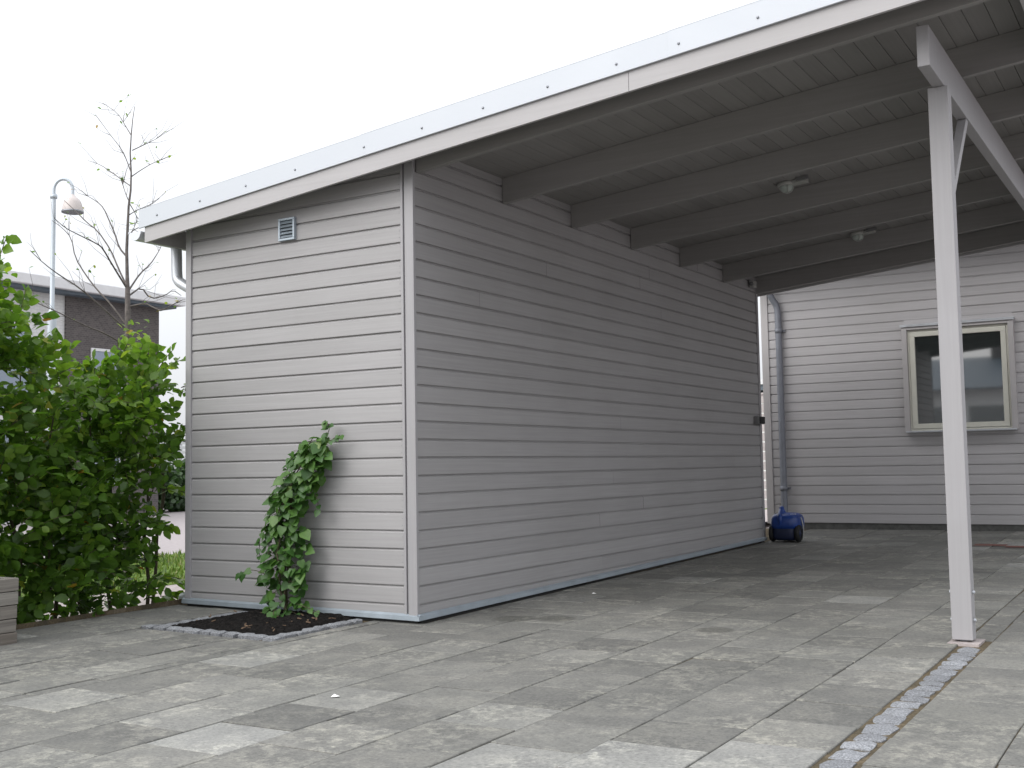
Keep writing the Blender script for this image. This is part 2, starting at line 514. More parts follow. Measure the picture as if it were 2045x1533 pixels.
for k in range(10):
    column(3.385 + P * k, 3.385 + P * (k + 1), 0.21 if k % 2 == 0 else 0.02, -9.4, 8.6)
paving = sheet('paving', pv, M['slab'])
M['redslab'] = simple('red_concrete_slab', (0.17, 0.075, 0.062), 0.9, 0.2, 25)
rp = MB()
for (rx, ry) in ((2.45, 6.87), (2.78, 6.72)):
    vs = [(rx + dx, ry + dy, gz(rx + dx, ry + dy) + 0.004) for dx, dy in ((-.16, -.10), (.16, -.10), (.16, .10), (-.16, .10))]
    rp.add(vs, [(0, 1, 2, 3)])
sheet('red_paving', rp, M['redslab'])

# granite setts
def sett(parent, x, y, lx, ly, zt, seed, tone):
    r = random.Random(seed)
    ni = 4
    mb = MB()
    vs, fs = [], []
    skew = r.uniform(-.14, .14)
    for j in range(ni):
        for i in range(ni):
            u, v = i / (ni - 1) - .5, j / (ni - 1) - .5
            edge = (i in (0, ni - 1)) + (j in (0, ni - 1))
            px = x + u * lx + r.uniform(-.006, .006); py = y + v * ly + skew * u * lx + r.uniform(-.006, .006)
            if edge == 2: px -= math.copysign(r.uniform(0, .009), u); py -= math.copysign(r.uniform(0, .009), v)
            vs.append((px, py, zt + gz(px, py) - (0.006 if edge == 1 else 0.009 if edge == 2 else 0) + r.uniform(-.0035, .0035)))
    for j in range(ni - 1):
        for i in range(ni - 1):
            fs.append((j * ni + i, j * ni + i + 1, (j + 1) * ni + i + 1, (j + 1) * ni + i))
    ring = [i for i in range(ni)] + [j * ni + ni - 1 for j in range(1, ni)] + [(ni - 1) * ni + i for i in range(ni - 2, -1, -1)] + [j * ni for j in range(ni - 2, 0, -1)]
    o = len(vs)
    for q in ring: vs.append((vs[q][0], vs[q][1], vs[q][2] - 0.06))
    for k in range(len(ring)):
        k2 = (k + 1) % len(ring)
        fs.append((ring[k], o + k, o + k2, ring[k2]))
    mb.add(vs, fs, tone, False)
    return mb.build('sett', M['granite'], parent)
bed = thing('sett_border', (-0.95, -0.45, 0), 'border of grey granite setts round the black planting bed', 'border')
x = -1.56; k = 0
while x < -0.40:
    L = random.uniform(.088, .125)
    sett(bed, x + L / 2, -0.892 + random.uniform(-.008, .008), L - .009, random.uniform(.085, .10), 0.018, 100 + k, random.random()); x += L; k += 1
y = -0.835
while y < -0.09:
    L = random.uniform(.085, .12)
    sett(bed, -0.43 + random.uniform(-.008, .008), y + L / 2, random.uniform(.085, .10), L - .009, 0.018, 100 + k, random.random()); y += L; k += 1
y = -0.835
while y < -0.09:
    L = random.uniform(.085, .12)
    sett(bed, -1.50 + random.uniform(-.008, .008), y + L / 2, random.uniform(.085, .10), L - .004, 0.004, 100 + k, random.random()); y += L; k += 1
lane = thing('sett_strip', (3.31, -1.0, 0), 'single row of pale granite setts running across the slabs to the post', 'paving strip')
y = -3.4; k = 0
while y < 0.33:
    L = random.uniform(.10, .20)
    sett(lane, 3.316 + random.uniform(-.006, .006), y + L / 2, random.uniform(.100, .118), L - .010, 0.003, 300 + k, random.random()); y += L; k += 1
# soil bed
sb = MB()
nx, ny = 60, 50
vs = []
for j in range(ny + 1):
    for i in range(nx + 1):
        u, v = i / nx, j / ny
        e = min(u, 1 - u, v, 1.0) * 6
        z = -0.012 + 0.035 * min(1, e) + random.uniform(-.008, .012)
        px, py = -1.46 + u * 1.0, -0.86 + v * 0.865
        vs.append((px + random.uniform(-.006, .006), py, gz(px, py) + z))
sb.add(vs, [(j * (nx + 1) + i, j * (nx + 1) + i + 1, (j + 1) * (nx + 1) + i + 1, (j + 1) * (nx + 1) + i) for j in range(ny) for i in range(nx)], smooth=False)
sheet('soil', sb, M['soil'])
ch = MB()
for i in range(34):
    px, py = random.uniform(-1.4, -.52), random.uniform(-.80, -.03)
    a = random.uniform(0, math.pi); s1, s2 = random.uniform(.005, .016), random.uniform(.003, .006)
    c_, s_ = math.cos(a), math.sin(a); z = gz(px, py) + 0.034
    q = [(px + c_ * s1 * i1 - s_ * s2 * j1, py + s_ * s1 * i1 + c_ * s2 * j1, z + dz_) for dz_ in (-.006, .0) for j1 in (-1, 1) for i1 in (-1, 1)]
    t1 = random.uniform(-.006, .006)
    q = [(a_, b_, c2 + (t1 if ii % 2 else -t1)) for ii, (a_, b_, c2) in enumerate(q)]
    ch.add(q, [(0, 2, 3, 1), (4, 5, 7, 6), (0, 1, 5, 4), (2, 6, 7, 3), (0, 4, 6, 2), (1, 3, 7, 5)], random.random())
tag(ch.build('bark_chips', M['chips']), 'pale bark chips scattered over the black soil', 'bark chips', kind='stuff')

# ------------------------------------------------------------------ siding
B = 0.12
def siding(mb, org, du, dn, u0, u1, zlines, jitter=True, joints=0):
    """horizontal lapped boards; zlines: height of each board's lower lip. du along, dn outward (2-D)"""
    def pt(u, d, z): return (org[0] + du[0] * u + dn[0] * d, org[1] + du[1] * u + dn[1] * d, z)
    flip = du[0] * dn[1] - du[1] * dn[0] > 0
    for z in zlines:
        cuts = [u0, u1]
        if joints and random.random() < joints: cuts = [u0, random.uniform(u0 + .8, u1 - .8), u1]
        for a, b_ in zip(cuts[:-1], cuts[1:]):
            if len(cuts) == 3:
                if b_ != u1: b_ -= 0.0012
                else: a += 0.0012
            j = random.gauss(0, 0.0007) if jitter else 0
            prof = [(-0.014, z), (0 + j, z), (0.0008 + j, z + 0.004), (j, z + B - 0.0185), (-0.0105, z + B - 0.0095), (-0.013, z + B - 0.009), (-0.014, z + B)]
            vs = [pt(u, d, zz) for u in (a, b_) for d, zz in prof]
            n_ = len(prof)
            fs = [(i, i + 1, n_ + i + 1, n_ + i) for i in range(n_ - 1)]
            if flip: fs = [f[::-1] for f in fs]
            mb.add(vs, fs, min(1, max(0, random.gauss(.5, .2))))

W, L = 2.128, 6.85
Z1 = 0.125
lines = [Z1 - B + B * k for k in range(27)]
SL = 0.10
cp = thing('carport', (0, 0, 0), 'pale grey timber carport with attached store shed and sloping flat roof', 'carport')
def roofcut(o, zoff): return clip(o, (0, 0, zoff), Vector((-SL, 0, 1)).normalized())
mb = MB(); siding(mb, (0, 0), (1, 0), (0, -1), -W + .052, -.104, lines)
fw = roofcut(mb.build('front_wall', M['wall'], cp), 3.178)
clip(fw, (0, 0, 0.057), (0.006, 0, -1))
mb = MB(); siding(mb, (0, 0), (0, 1), (1, 0), -0.004, L - .05, lines, joints=.45)
sw = clip(mb.build('side_wall', M['wall'], cp), (0, 0, 3.178), (0, 0, 1))
clip(sw, (0, 0, 0.057), (0, 0.0122, -1))
mb = MB(); siding(mb, (-W, 0), (0, 1), (-1, 0), .03, L, lines)
roofcut(mb.build('outer_wall', M['wall'], cp), 3.178)
mb = MB(); siding(mb, (0, L), (1, 0), (0, 1), -W, 0, lines)
roofcut(mb.build('rear_wall', M['wall'], cp), 3.178)
mb = MB(); mb.box(-W + .03, -.03, .03, L - .03, .02, 3.15, shear=0)  # solid block behind the boards, added to stop light leaking through
core = roofcut(mb.build('wall_core', M['core'], cp), 3.15)
# corner boards
mb = MB()
mb.box(-.064, .007, -.016, .012, .047, 3.18)
mb.box(-.104, -.083, -.010, .012, .047, 3.17)
mb.box(-.083, -.064, .004, .012, .047, 3.17)
roofcut(mb.build('corner_board', M['trim'], cp, .0025), 3.176)
mb = MB(); mb.box(-W - .004, -W + .052, -.014, .02, .06, 3.17)
roofcut(mb.build('corner_board', M['trim'], cp, .0025), 3.176)
mb = MB(); mb.box(-.02, .012, L - .05, L + .012, .12, 3.17)
roofcut(mb.build('corner_board', M['trim'], cp, .0025), 3.176)
# nails along the strip by the corner
mb = MB()
for k in range(1, 25):
    for dz in (.03, .075):
        mb.lathe([(0, .0012), (.003, .0008), (.0035, -.002)], (-.118, 0, Z1 + B * (k - 1) + dz), (0, -1, 0), 6)
mb.build('board_nail', M['screw'], cp)['kind'] = 'stuff'
# zinc base flashing with a dark gap below
mb = MB()
zf = lambda x: 0.006 - 0.009 * x
prof = [(0.004, .052), (0.024, .040), (0.026, .012), (0.016, .008)]
vs = []
for x in (-W - .026, .026):
    for d, z in prof: vs.append((x if d < .02 else x, -d, z + zf(x) + (0.003 if x > 0 else 0)))
mb.add(vs, [(i + 4, i + 5, i + 1, i) for i in range(3)])
vs = []
for y in (-.026, L + .02):
    for d, z in prof: vs.append((d, y, z + 0.006 + max(y, 0) * 0.0122 + (0.003 if y < 0 else 0)))
mb.add(vs, [(i, i + 1, i + 5, i + 4) for i in range(3)])
mb.build('base_flashing', M['flash'], cp)
mb = MB(); mb.box(-W + .005, -.004, .004, .03, -.1, .05); mb.box(-.03, -.004, .006, L - .006, -.1, .03)
mb.build('sill_gap', M['dark'], cp)
# roof: ceiling boards, rafters, fascia, metal edge
RX0, RX1, RY0, RY1 = -2.375, 3.75, -0.2, 7.06
mb = MB()
x = RX0
while x < RX1 - .02:
    x2 = min(x + .12, RX1)
    mb.box(x + .0014, x2 - .0014, RY0 + .023, RY1 - .023, 3.18, 3.2, min(1, max(0, random.gauss(.5, .25))), SL); x = x2
mb.box(RX0, RX1, RY0 + .024, RY1 - .024, 3.2006, 3.215, .5, SL)
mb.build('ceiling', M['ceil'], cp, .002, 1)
RAFT = [.024, 1.132, 2.224, 3.383, 4.541, 5.74, 6.805]
for y in RAFT:
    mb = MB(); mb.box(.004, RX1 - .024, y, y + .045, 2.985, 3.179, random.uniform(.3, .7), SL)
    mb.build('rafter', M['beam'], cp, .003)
for (xa, xb) in ((RX0, 1.688), (1.690, RX1)):
    mb = MB(); mb.box(xa, xb, RY0, RY0 + .022, 2.99, 3.14, random.uniform(.4, .7), SL); mb.build('fascia', M['fascia'], cp, .002)
mb = MB(); mb.box(RX0, RX1, RY1 - .022, RY1, 2.99, 3.14, .5, SL); mb.build('fascia', M['fascia'], cp, .002)
mb = MB(); mb.box(RX0 + .001, RX0 + .022, RY0 + .0225, RY1 - .0225, 2.995, 3.14, .5, SL); mb.build('fascia', M['fascia'], cp, .002)
mb = MB(); mb.box(RX1 - .022, RX1 - .001, RY0 + .0225, RY1 - .0225, 2.99, 3.14, .5, SL); mb.build('fascia', M['fascia'], cp, .002)
def edge_metal(xa, xb, lip=0.0):
    mb = MB()
    mb.box(xa, xb, RY0 - .016 - lip, RY0 - .012 - lip, 3.108, 3.252 + lip, .5, SL)
    mb.box(xa, xb, RY0 - .016 - lip, RY0 + .05, 3.2525 + lip, 3.2555 + lip, .5, SL)
    mb.box(xa, xb, RY0 - .012 - lip, RY0 - .003, 3.108, 3.112, .5, SL)
    o = mb.build('edge_flashing', M['zinc'], cp, .0012, 1)
    return o
segs = [edge_metal(RX0 - .05, -.262, 0), edge_metal(-.268, 1.952, .002), edge_metal(1.946, RX1 + .02, .004)]
for sxp in [-2.222, -1.769, -1.311, -.847, -.24, .233, .701, 1.163, 1.622, 2.013, 2.476, 2.95, 3.4]:
    mb = MB(); mb.lathe([(0, .005), (.005, .005), (.008, .002), (.008, -.003)], (sxp, RY0 - .017 - (.002 if sxp > -.26 else 0) - (.002 if sxp > 1.95 else 0), 3.166 + SL * sxp), (0, -1, 0), 10)
    mb.build('screw', M['screw'], segs[0 if sxp < -.26 else 1 if sxp < 1.95 else 2])
mb = MB(); mb.box(RX0 - .04, RX1 + .02, RY0 + .06, RY1 - .03, 3.2518, 3.2575, .5, SL)
mb.build('roof_felt', M['roofing'], cp)
mb = MB(); mb.box(RX0, RX1, RY0 + .024, RY1 - .024, 3.2155, 3.2515, .5, SL)
mb.build('roof_deck', M['core'], cp)
mb = MB(); mb.box(RX0 - .05, RX0 - .0475, RY0 - .0, RY1 + .016, 3.17, 3.255, .5, SL); mb.box(RX1 + .018, RX1 + .021, RY0, RY1 + .016, 3.11, 3.26, .5, SL); mb.box(RX0 - .05, RX1 + .02, RY1 + .012, RY1 + .016, 3.108, 3.26, .5, SL)
mb.build('edge_flashing', M['zinc'], cp)
# gutter and downpipe on the low side
mb = MB()
gx, gzc, gr = -2.462, 2.842, .066
n_ = 14
vs, fs = [], []
for y in (RY0 - .02, RY1 + .02):
    for rr in (gr, gr - .004):
        for k in range(n_ + 1):
            t = math.pi + math.pi * k / n_
            vs.append((gx + rr * math.cos(t), y, gzc + rr * math.sin(t)))
q = n_ + 1
for k in range(n_):
    fs += [(k, k + 1, 2 * q + k + 1, 2 * q + k), (q + k + 1, q + k, 3 * q + k, 3 * q + k + 1)]
mb.add(vs, fs, .5, True)
mb.add(vs[:q], [tuple(range(q))]); mb.add(vs[2 * q:3 * q], [tuple(range(q))[::-1]])
mb.tube([(gx - gr, RY0 - .02, gzc), (gx - gr, RY1 + .02, gzc)], .008, 8)
gut = mb.build('gutter', M['gutter'], cp)
mb = MB()
for y in (.1, 1.2, 2.4, 3.6, 4.8, 6.0):
    mb = MB(); mb.tube([(gx + gr + .01, y, gzc + .01), (gx, y, gzc + .012), (gx - gr, y, gzc + .008)], .007, 6); mb.build('gutter_bracket', M['gutter'], gut)
mb = MB()
def smooth_path(pts, it=3):
    pts = [Vector(p) for p in pts]
    for _ in range(it):
        o = [pts[0]]
        for a, b_ in zip(pts[:-1], pts[1:]): o += [a * .75 + b_ * .25, a * .25 + b_ * .75]
        pts = o + [pts[-1]]
    return pts
PY = .16
mb.tube(smooth_path([(-2.43, PY, 2.82), (-2.42, PY, 2.70), (-2.42, PY, 2.585), (-2.41, PY, 2.51), (-2.32, PY, 2.46), (-2.215, PY, 2.41), (-2.185, PY, 2.30), (-2.185, PY, 1.2), (-2.185, PY, .18), (-2.20, PY, .08), (-2.34, PY, .045)]), .042, 16)
dp = mb.build('downpipe', M['gutter'], cp)
for z in (2.36, .35):
    mb = MB(); mb.lathe([(.042, -.018), (.0475, -.018), (.0475, .018), (.042, .018)], (-2.185, PY, z), (0, 0, 1), 16)
    mb.build('pipe_collar', M['gutter'], dp)
# girder, posts, brace
mb = MB(); mb.box(3.227, 3.291, .11, 6.98, 3.085, 3.306); mb.build('girder', M['trim'], cp, .004)
for (ya, zb) in ((.5, .032), (6.25, .10)):
    mb = MB(); mb.box(3.2, 3.308, ya, ya + .1, zb, 3.084); post = mb.build('post', M['trim'], cp, .004)
    g0 = gz(3.25, ya)
    mb = MB(); mb.box(3.235, 3.275, ya + .03, ya + .07, g0 - .02, zb); mb.build('post_shoe', M['screw'], post)
    mb = MB()
    for z in (g0 + .12, g0 + .27):
        for sx, xx in ((-1, 3.2), (1, 3.308)):
            mb = MB(); mb.lathe([(0, .012), (.007, .012), (.009, .006), (.009, 0), (.015, 0), (.015, -.002)], (xx, ya + .05, z), (sx, 0, 0), 8)
            mb.build('bolt', M['zinc'], post)
    mb = MB()
    sgn = 1 if ya < 3 else -1
    yb = ya + .1 if ya < 3 else ya
    t = .05
    A = [(yb, 2.38), (yb, 2.38 + t * 1.45), (yb + sgn * (.70 - t * 1.45), 3.084), (yb + sgn * .70, 3.084)]
    vs = [(x_, p, z) for x_ in (3.232, 3.284) for p, z in A]
    mb.add(vs, [(0, 1, 2, 3), (7, 6, 5, 4), (0, 4, 5, 1), (1, 5, 6, 2), (2, 6, 7, 3), (3, 7, 4, 0)])
    mb.build('brace', M['trim'], cp, .003)
mb = MB(); mb.box(3.185, 3.345, .44, .66, gz(3.26, .5) - .02, gz(3.26, .5) + .006); tag(mb.build('post_pad', M['gravel']), kind='structure')

# wall vent
vt = thing('wall_vent', (-1.106, -.01, 2.73), 'small galvanised louvred vent high on the front shed wall', 'vent')
x0, x1, z0, z1 = -1.182, -1.03, 2.650, 2.812
mb = MB()
for a in ((x0, x1, z0, z0 + .016), (x0, x1, z1 - .016, z1), (x0, x0 + .016, z0 + .016, z1 - .016), (x1 - .016, x1, z0 + .016, z1 - .016)):
    mb.box(a[0], a[1], -.026, .002, a[2], a[3])
mb.build('frame', M['flash'], vt, .002)
mb = MB(); mb.box(x0 + .014, x1 - .014, -.004, .002, z0 + .014, z1 - .014); mb.build('back_plate', M['dark'], vt)
for k in range(5):
    z = z0 + .022 + k * .025
    mb = MB()
    mb.add([(x0 + .016, -.024, z), (x1 - .016, -.024, z), (x1 - .016, -.006, z + .022), (x0 + .016, -.006, z + .022), (x0 + .016, -.022, z - .002), (x1 - .016, -.022, z - .002), (x1 - .016, -.004, z + .02), (x0 + .016, -.004, z + .02)],
           [(0, 1, 2, 3), (7, 6, 5, 4), (0, 4, 5, 1), (1, 5, 6, 2), (2, 6, 7, 3), (3, 7, 4, 0)])
    mb.build('louvre', M['flash'], vt)

# ceiling lamps between the rafters
def ceiling_lamp(x, y, label):
    zc = 3.18 + SL * x
    t = thing('ceiling_lamp', (x, y, zc), label, 'lamp', 'round lamps on the carport ceiling')
    mb = MB(); mb.box(x - .02, x + .13, y - .045, y + .04, 3.145, 3.1795, .5, SL); mb.build('base', M['white_plastic'], t, .006)
    ax = Vector((SL, 0, -1)).normalized()
    mb = MB(); mb.lathe([(r * .78, h) for r, h in ((.0, 0.0), (.085, 0.0), (.092, .012), (.09, .03), (.074, .036), (.07, .03))], (x - .05, y - .01, zc - .004), ax, 28); mb.build('ring', M['white_plastic'], t)
    mb = MB(); mb.lathe([(r * .78, h * .85) for r, h in ((.072, .025), (.072, .05), (.064, .075), (.045, .092), (.02, .1), (0, .101))], (x - .05, y - .01, zc - .004), ax, 28); mb.build('glass', M['frost'], t)
    mb = MB()
    for k in range(2):
        a = k * math.pi / 2 + .5
        pts = [Vector((x - .05, y - .01, zc - .004)) + (Vector((math.cos(a), math.sin(a), 0)) * (.062 * math.cos(s)) + ax * (.026 + .066 * math.sin(s))) for s in [math.pi * i / 12 for i in range(13)]]
        mb.tube(pts, .0035, 6)
    mb.build('guard', M['white_plastic'], t)
    mb = MB(); mb.box(x + .06, x + .16, y - .10, y - .07, 3.15, 3.1795, .5, SL); mb.build('junction', M['grey_plastic'], t, .003)
ceiling_lamp(1.60, 3.16, 'round caged lamp on the carport ceiling, the nearer one with its whole globe visible')
ceiling_lamp(1.56, 5.62, 'round lamp deeper under the carport roof, half hidden behind a rafter')
jbx = thing('junction_box', (.06, 6.55, 3.1), 'small pale cable box high in the far corner of the side wall', 'junction box')
mb = MB(); mb.box(.012, .075, 6.56, 6.66, 3.03, 3.11); mb.build('housing', M['white_plastic'], jbx, .01)
mb = MB(); mb.lathe([(0, .02), (.022, .02), (.026, .0), (.026, -.01)], (.044, 6.558, 3.07), (0, -1, 0), 16); mb.build('cap', M['grey_plastic'], jbx)
sb_ = thing('wall_socket', (.03, 6.72, 1.49), 'grey and black outdoor socket box at the far end of the side wall', 'socket')
mb = MB(); mb.box(.002, .066, 6.60, 6.80, 1.445, 1.535); mb.build('housing', M['grey_plastic'], sb_, .006)
mb = MB(); mb.box(.0665, .078, 6.615, 6.785, 1.452, 1.528); mb.build('flap', M['rubber'], sb_, .004)

# ------------------------------------------------------------------ house at the back
HY = 8.523
hs_ = thing('house', (2, HY, .15), 'pale grey board-clad house behind the carport with one square window', 'house')
hl = [.217 + B * k for k in range(29)]
HX0, HX1 = -.505, 6.4
wx0, wx1, wz0, wz1 = 1.293, 2.577, 1.345, 2.687
mb = MB()
def wall_boards(u0, u1, zs): siding(mb, (0, HY), (1, 0), (0, -1), u0, u1, zs)
full = [z for z in hl if z + B <= wz0 or z >= wz1]
part = [z for z in hl if not (z + B <= wz0 or z >= wz1)]
wall_boards(HX0 + .08, HX1, full)
wall_boards(HX0 + .08, wx0 + .02, part); wall_boards(wx1 - .02, HX1, part)
mb.box(wx0 + .02, wx1 - .02, HY - .001, HY + .02, wz1 - .02, min(z for z in full if z > wz1 - .01) - .002); mb.box(wx0 + .02, wx1 - .02, HY, HY + .02, max(z for z in full if z < wz0) + B + .002, wz0 - .012)
mb.build('wall', M['housewall'], hs_)
mb = MB(); siding(mb, (HX0, HY), (0, 1), (-1, 0), .0, 7, hl); mb.build('wall', M['housewall'], hs_)
mb = MB(); mb.box(HX0 + .03, HX1, HY + .027, HY + 7, .2, 3.69); mb.build('wall_core', M['core'], hs_)  # unseen backing block, added against light leaks between the house boards
mb = MB(); mb.box(HX0 - .014, HX0 + .08, HY - .018, HY + .02, .2, 3.68); mb.build('corner_board', M['housetrim'], hs_, .003)
mb = MB(); mb.box(HX0 + .03, HX1, HY + .012, HY + 7, -.05, .213); mb.build('plinth', M['plinth'], hs_)
mb = MB(); mb.box(HX0 - .3, HX1, HY - .98, HY + 7.3, 3.70, 3.86); mb.build('roof', M['roofing'], hs_, .01)  # unseen eave, drawn out far to keep sun and sky off the wall
mb = MB(); mb.box(HX0 - .32, HX1, HY - 1.005, HY - .982, 3.66, 3.87); mb.build('fascia', M['fascia'], hs_, .003)  # edge of the lengthened eave that shades the wall
# window
wi = MB()
for a in ((wx0, wx0 + .062, wz0, wz1 - .03), (wx1 - .062, wx1, wz0, wz1 - .03), (wx0 + .062, wx1 - .062, wz1 - .085, wz1 - .03)):
    wi.box(a[0], a[1], HY - .085, HY + .03, a[2], a[3])
win = wi.build('window', M['housetrim'], hs_, .003)
mb = MB(); mb.box(wx0 - .012, wx1 + .012, HY - .105, HY + .01, wz1 - .029, wz1 - .018); mb.box(wx0 - .012, wx1 + .012, HY - .105, HY - .1, wz1 - .048, wz1 - .03)
mb.build('head_flashing', M['gutter'], win)
mb = MB(); mb.box(wx0 + .012, wx1 - .012, HY - .1, HY + .02, wz0 - .012, wz0 + .008); mb.build('sill', M['gutter'], win, .003)
def ring_frame(mb, a0, a1, c0, c1, wd, y0, y1):
    mb.box(a0, a1, y0, y1, c0, c0 + wd); mb.box(a0, a1, y0, y1, c1 - wd, c1)
    mb.box(a0, a0 + wd, y0, y1, c0 + wd, c1 - wd); mb.box(a1 - wd, a1, y0, y1, c0 + wd, c1 - wd)
mb = MB(); ring_frame(mb, wx0 + .064, wx1 - .064, wz0 + .01, wz1 - .088, .022, HY - .052, HY + .02); mb.build('frame', M['cream'], win, .002)
mb = MB(); ring_frame(mb, wx0 + .089, wx1 - .089, wz0 + .035, wz1 - .113, .060, HY - .060, HY + .01); mb.build('sash', M['cream'], win, .004)
mb = MB(); mb.box(wx0 + .15, wx1 - .15, HY - .035, HY - .029, wz0 + .097, wz1 - .174); mb.build('pane', M['pane'], win)
# downpipe on the house
mb = MB(); hx, hy = -.268, HY - .062
mb.tube(smooth_path([(hx - .14, hy - .1, 3.45), (hx - .12, hy - .08, 3.30), (hx - .06, hy - .03, 3.14), (hx - .008, hy, 3.05), (hx, hy, 2.9), (hx, hy, 1.5), (hx, hy, .12)], 2), .042, 14)
dp2 = mb.build('downpipe', M['pipe'], hs_)
for z in (2.72, .66):
    mb = MB(); mb.lathe([(.042, -.03), (.048, -.03), (.048, .03), (.042, .03)], (hx, hy, z), (0, 0, 1), 14); mb.box(hx - .012, hx + .075, hy + .03, hy + .06, z - .012, z + .012)
    mb.build('pipe_bracket', M['pipe'], dp2)

# things seen in the slot between shed and house
fe = thing('board_fence', (-1.8, 10.8, .1), 'pale horizontal board fence seen in the slot left of the house', 'fence')
mb = MB()
z = .30
while z < 2.0:
    mb.box(-3.2, -.50, 10.8, 10.825, z, z + .128, random.random()); z += .146
mb.build('boards', M['fence'], fe, .003)
for x in (-3.1, -1.9, -.7):
    mb = MB(); mb.box(x - .045, x + .045, 10.826, 10.916, -.15, 2.03); mb.build('post', M['fence'], fe, .004)
mb = MB(); mb.box(-3.22, -.48, 10.78, 10.92, 2.035, 2.065); mb.build('cap_rail', M['fence'], fe, .004)
ob = thing('outbuilding', (-6, 25, 0), 'distant pale building with dark eaves above the slot fence', 'building')
mb = MB(); mb.box(-11, -2.5, 25, 30, -.2, 2.95); mb.build('wall', M['white_wall'], ob)
mb = MB(); mb.box(-11.4, -2.0, 24.5, 30.4, 3.0, 3.18); mb.build('roof', M['pot'], ob)
mb = MB(); mb.box(-11.45, -1.95, 24.45, 24.49, 3.15, 3.30); mb.build('fascia', M['eave'], ob)
mb = MB(); mb.box(-7.2, -6.2, 24.96, 24.995, .9, 2.2); mb.build('window', M['pane'], ob)

# blue wheeled canister by the end of the wall
bl = thing('wheeled_canister', (.30, 6.95, gz(.3, 6.95)), 'blue plastic canister on black wheels standing at the wall end', 'canister')
bx, by, bz = .25, 6.95, gz(.25, 6.95)
def superbox(mb, c, r, e1=.45, e2=.5, nu=28, nv=18, zmin=-1, zmax=1, taper=0.0):
    vs, fs = [], []
    cp_ = lambda v, e: math.copysign(abs(v) ** e, v)
    for j in range(nv + 1):
        ph = math.asin(zmin) + (math.asin(zmax) - math.asin(zmin)) * j / nv
        for i in range(nu):
            th = 2 * math.pi * i / nu
            x_ = cp_(math.cos(ph), e1) * cp_(math.cos(th), e2); y_ = cp_(math.cos(ph), e1) * cp_(math.sin(th), e2); z_ = cp_(math.sin(ph), e1)
            k_ = 1 - taper * (z_ + 1) / 2
            vs.append((c[0] + r[0] * x_ * k_, c[1] + r[1] * y_ * k_, c[2] + r[2] * z_))
    for j in range(nv):
        for i in range(nu):
            fs.append((j * nu + i, j * nu + (i + 1) % nu, (j + 1) * nu + (i + 1) % nu, (j + 1) * nu + i))
    mb.add(vs, fs, .5, True)
mb = MB(); superbox(mb, (bx, by, bz + .225), (.178, .20, .108), .6, .6, taper=.08); body = mb.build('body', M['blue'], bl)
mb = MB(); superbox(mb, (bx, by, bz + .10), (.150, .185, .085), .4, .5); mb.build('lower_shell', M['navy'], bl)
mb = MB()
mb.tube(smooth_path([(bx - .03, by - .17, bz + .20), (bx - .03, by - .19, bz + .28), (bx - .045, by - .13, bz + .325), (bx - .055, by - .02, bz + .385)]), [.04] * 8 + [.03] * 8 + [.024] * 9 + [.022] * 0 if False else .026, 12)
mb.lathe([(.0, .03), (.026, .028), (.03, .0), (.05, -.05), (.07, -.08)], (bx - .05, by - .05, bz + .37), (-.1, 0, 1), 16)
mb.build('handle', M['blue'], bl)
for sx in (-1, 1):
    for yy in (-.09,):
        mb = MB(); mb.lathe([(.05, -.024), (.092, -.022), (.1, -.012), (.1, .012), (.092, .022), (.05, .024)], (bx + sx * .150, by + yy, bz + .10), (1, 0, 0), 28)
        wh = mb.build('wheel', M['rubber'], bl)
        mb = MB(); mb.lathe([(0, .03), (.02, .03), (.028, .022), (.05, .02), (.055, .012)], (bx + sx * .150, by + yy, bz + .10), (sx, 0, 0), 20); mb.build('hub', M['navy'], wh)
mb = MB()
for (dx, dy) in ((.07, -.10), (.10, -.11), (.12, -.09), (.085, -.13), (-.09, -.12), (-.12, -.10), (.05, -.05)):
    mb = MB(); mb.lathe([(0, .004), (.006, .003), (.008, 0)], (bx + dx, by + dy, bz + .318), (0, -.2, 1), 7)
    mb.build('speck', M['paper'], body)
mb = MB()
mb.tube(smooth_path([(bx + .162, by - .02, bz + .28), (bx + .185, by - .02, bz + .2), (bx + .192, by - .02, bz + .1), (bx + .175, by - .02, bz + .02)]), .008, 8)
mb.build('hose', M['white_plastic'], bl)

# paper scraps
def scrap(x, y, s, label):
    mb = MB()
    z = gz(x, y) + .003
    mb.add([(x - s, y - s * .6, z), (x + s, y - s * .5, z + .004), (x + s * .9, y + s * .6, z + .002), (x - s * .8, y + s * .5, z + .009), (x, y, z + .008),
            (x - s, y - s * .6, z - .001), (x + s, y - s * .5, z + .003), (x + s * .9, y + s * .6, z + .001), (x - s * .8, y + s * .5, z + .008)],
           [(0, 1, 4), (1, 2, 4), (2, 3, 4), (3, 0, 4), (0, 5, 6, 1), (1, 6, 7, 2), (2, 7, 8, 3), (3, 8, 5, 0)])
    tag(mb.build('paper_scrap', M['paper']), label, 'litter', 'white scraps on the paving')
scrap(1.03, -2.05, .018, 'white scrap lying on the open slabs in front of the shed corner')
scrap(.374, 1.774, .016, 'white scrap on the shaded slabs close to the side wall')

